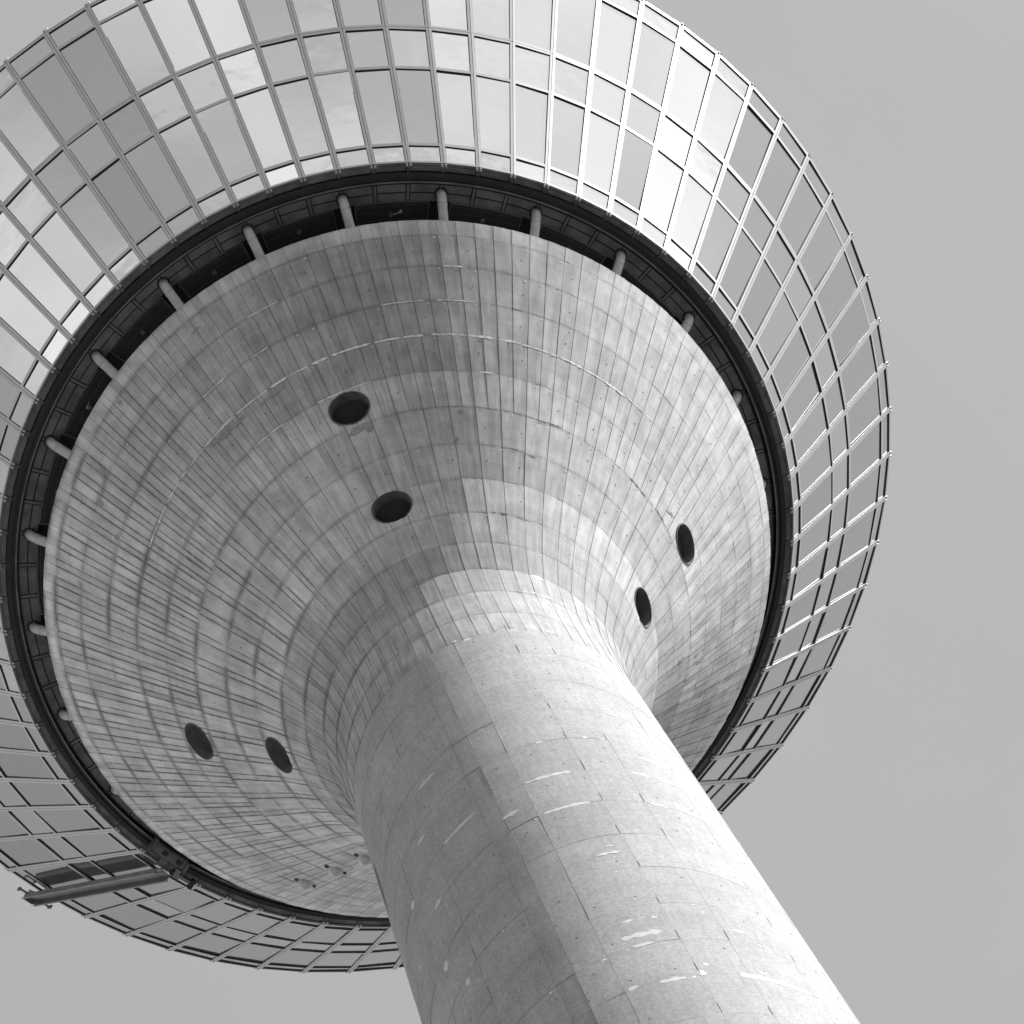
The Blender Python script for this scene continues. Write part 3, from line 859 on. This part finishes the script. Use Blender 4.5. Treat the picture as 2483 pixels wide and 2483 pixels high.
for key, (mb, panes, P, sl, nn, rec) in UN.items():
    pane_me[key] = []
    for (s0, s1, e0, e1) in panes:
        sc_, = ((s0+s1)/2,)
        c = P(sc_, 0, -rec)
        pm = MB()
        nu, nv = 1, 1
        q = [P(s0, -e0, -rec), P(s0, e0, -rec), P(s1, e1, -rec), P(s1, -e1, -rec)]
        pm.v = [tuple(x-c) for x in q]+[tuple(x-c-nn*0.024) for x in q]
        for f in ((0, 1, 2, 3), (4, 7, 6, 5), (0, 4, 5, 1), (1, 5, 6, 2), (2, 6, 7, 3), (3, 7, 4, 0)): pm.face(list(f))
        small = (s1-s0) < 2.0
        me = bpy.data.meshes.new('pane'); me.from_pydata(pm.v, [], pm.f); me.materials.append(M_GLASS_W if small else M_GLASS)
        pane_me[key].append((me, c))
for k in range(72):
    for key in ('lower', 'upper'):
        mb, panes, P, sl, nn, rec = UN[key]
        if key not in frames:
            o = mb.build('window_unit', [M_ALU, M_BLACK], tower); frames[key] = o.data
        else: o = link('window_unit', frames[key], tower)
        o.rotation_euler = (0, 0, rad(KA(k)+2.5))
        for me, c in pane_me[key]:
            p = link('pane', me, o); p.location = c
            # every pane sits a touch out of true
            ax = Matrix.Rotation(rad(rp.gauss(0, 0.38)), 4, 'Y') @ Matrix.Rotation(rad(rp.gauss(0, 0.34)), 4, sl)
            p.rotation_euler = ax.to_euler()
mb = MB()
mb.lathe([(12.60, 151.0), (12.56, 150.99), (RC-0.16, ZC+0.12), (RA_-0.16, ZA-0.02), (RA_-0.3, ZA+0.05), (0.5, ZA+0.4)], a0=PH, a1=PH+360, step=5)
mb.build('blackout_skin', M_BLACK, tower)  # added black backing, keeps light from leaking through the frame gaps
# eaves capping with fixing lugs at every mullion
def mk_cap(mb):
    a, b = cyl(RA_+0.005, 0.04, ZA+0.004), cyl(RA_+0.005, 4.96, ZA+0.004)
    mb.box8([cyl(RA_-0.25, 0.04, ZA+0.004), a, b, cyl(RA_-0.25, 4.96, ZA+0.004), cyl(RA_-0.25, 0.04, ZA+0.05), cyl(RA_+0.02, 0.04, ZA+0.05), cyl(RA_+0.02, 4.96, ZA+0.05), cyl(RA_-0.25, 4.96, ZA+0.05)])
def mk_fix(mb):
    mb.tube([cyl(RA_-0.1, 0.0, ZA+0.10), cyl(RA_+0.06, 0.0, ZA+0.09)], 0.055, 10)
    mb.tube([cyl(RA_+0.0, 0.35, ZA+0.10), cyl(RA_+0.075, 0.35, ZA+0.12)], 0.03, 8)
for k in range(72):
    rotcopy('cap', 'eaves_capping', M_ALU, k, mk_cap)
    rotcopy('fix', 'fixing_lug', M_ALU, k, mk_fix)

# ------------------------------------------------------------------ facade maintenance arm on the rail
KM = 32.22
az = KA(KM)
arm = thing('maintenance_arm', 'grey steel facade maintenance arm hanging from the rail across the mirrored windows', 'maintenance arm', cyl(12.2, az, 150.7))
er = Vector((cos(rad(az)), sin(rad(az)), 0)); et = Vector((-sin(rad(az)), cos(rad(az)), 0)); ez = Vector((0, 0, 1))
slope = (Vector((RA_-RC, 0, ZA-ZC))).normalized()
sl = er*slope.x+ez*slope.z; nn = er*slope.z-ez*slope.x
base0 = cyl(RC, az, ZC)
inv = arm.location.copy()
def armobj(mb, name, mat, parent=arm):
    mb.v = [tuple(Vector(v)-inv) for v in mb.v]
    return mb.build(name, mat, parent)
SL0, SL1 = -0.42, 10.95
oc = 0.23
mb = MB(); W2, D2, T2 = 0.23, 0.20, 0.016
p0 = base0+sl*SL0+nn*oc; dl = sl*(SL1-SL0)
mb.obox(p0-et*W2, et*2*W2, nn*T2, dl)                       # web
mb.obox(p0-et*W2, et*T2, nn*D2, dl); mb.obox(p0+et*(W2-T2), et*T2, nn*D2, dl)
mb.obox(p0-et*(W2+0.05)+nn*D2, et*0.064, nn*T2, dl); mb.obox(p0+et*(W2-T2)+nn*D2, et*0.064, nn*T2, dl)
mb.obox(p0-et*0.035+nn*T2, et*0.07, nn*0.03, dl)
armobj(mb, 'channel_beam', M_BEAM)
mb = MB(); e = base0+sl*SL1
mb.add([e-et*0.17+nn*0.02, e+et*0.17+nn*0.02, e+et*0.17+nn*(oc+D2), e-et*0.17+nn*(oc+D2), e-sl*0.9+nn*oc-et*0.17, e-sl*0.9+nn*oc+et*0.17],
       [(0, 1, 2, 3), (0, 3, 4), (1, 5, 2), (0, 4, 5, 1)])
armobj(mb, 'end_gusset', M_BEAM)
mb = MB(); mb.obox(e-et*0.75+nn*(oc-0.06)-sl*0.10, et*1.25, nn*0.05, sl*0.13); mb.obox(e-et*0.75+nn*(oc-0.10)-sl*0.25, et*0.05, nn*0.12, sl*0.3)
mb.obox(e+et*0.45+nn*(oc-0.10)-sl*0.05, et*0.05, nn*0.12, sl*0.22)
armobj(mb, 'cross_bar', M_STEEL)
# carriage under the rail
mb = MB()
def slab(mb, r0, r1, k0, k1, z0, z1): sector(mb, r0, r1, KA(k0), KA(k1), z0, z1, 3)
slab(mb, 11.98, 12.34, 31.75, 32.95, 150.50, 150.54)
slab(mb, 11.96, 12.00, 31.75, 32.95, 150.50, 150.72); slab(mb, 12.32, 12.36, 31.75, 32.95, 150.50, 150.72)
slab(mb, 11.90, 12.40, 32.93, 33.02, 150.46, 150.74); slab(mb, 12.0, 12.5, 31.66, 31.76, 150.46, 150.74)
slab(mb, 12.34, 12.60, 31.9, 32.5, 150.52, 150.58)
armobj(mb, 'carriage_body', M_STEEL)
for k in (32.52, 31.98):
    mb = MB(); slab(mb, 12.08, 12.22, k-0.09, k+0.09, 150.47, 150.51); armobj(mb, 'roller_opening', M_BLACK)
mb = MB(); slab(mb, 12.36, 12.66, 31.72, 31.95, 150.46, 150.60); slab(mb, 12.50, 12.60, 31.35, 31.72, 150.48, 150.58)
armobj(mb, 'side_bracket', M_BEAM)
mb = MB(); slab(mb, 12.40, 12.72, 31.24, 31.36, 150.40, 150.62); slab(mb, 12.44, 12.62, 31.95, 32.03, 150.40, 150.62)
armobj(mb, 'clamp_jaw', M_BLACK)

# scraps caught against the mesh screens
def scrap(px, py, label, sx, sy, rot, seed):
    d = RIGHT*((px-966)/(1932*FPX))+DOWN*((py-966)/(1932*FPX))+FWD
    c = CAM+d*((150.84-CAM.z)/d.z)
    rnd = random.Random(seed); mb = MB()
    pts = [(-1, -0.5), (-0.3, -0.25), (0.3, -0.1), (0.9, -0.55), (1.0, 0.1), (0.7, 0.6), (0.35, 0.25), (-0.4, 0.15), (-0.8, -0.1)]
    for x, y in pts:
        x *= sx; y *= sy
        mb.v.append((x*cos(rot)-y*sin(rot), x*sin(rot)+y*cos(rot), rnd.uniform(-0.015, 0.015)))
    n = len(pts); mb.v.append((0, 0, -0.03))
    for i in range(n): mb.face([i, (i+1) % n, n])
    o = mb.build('torn_sheet', M_SCRAP); o.location = c
    o['label'] = label; o['category'] = 'scrap'
scrap(750, 402, 'pale torn sheet caught on the dark mesh screen between the two topmost pipes', 0.16, 0.11, -0.1, 1)
scrap(166, 764, 'small crumpled pale sheet caught on the mesh screen at the left side of the bowl', 0.14, 0.05, 2.3, 2)
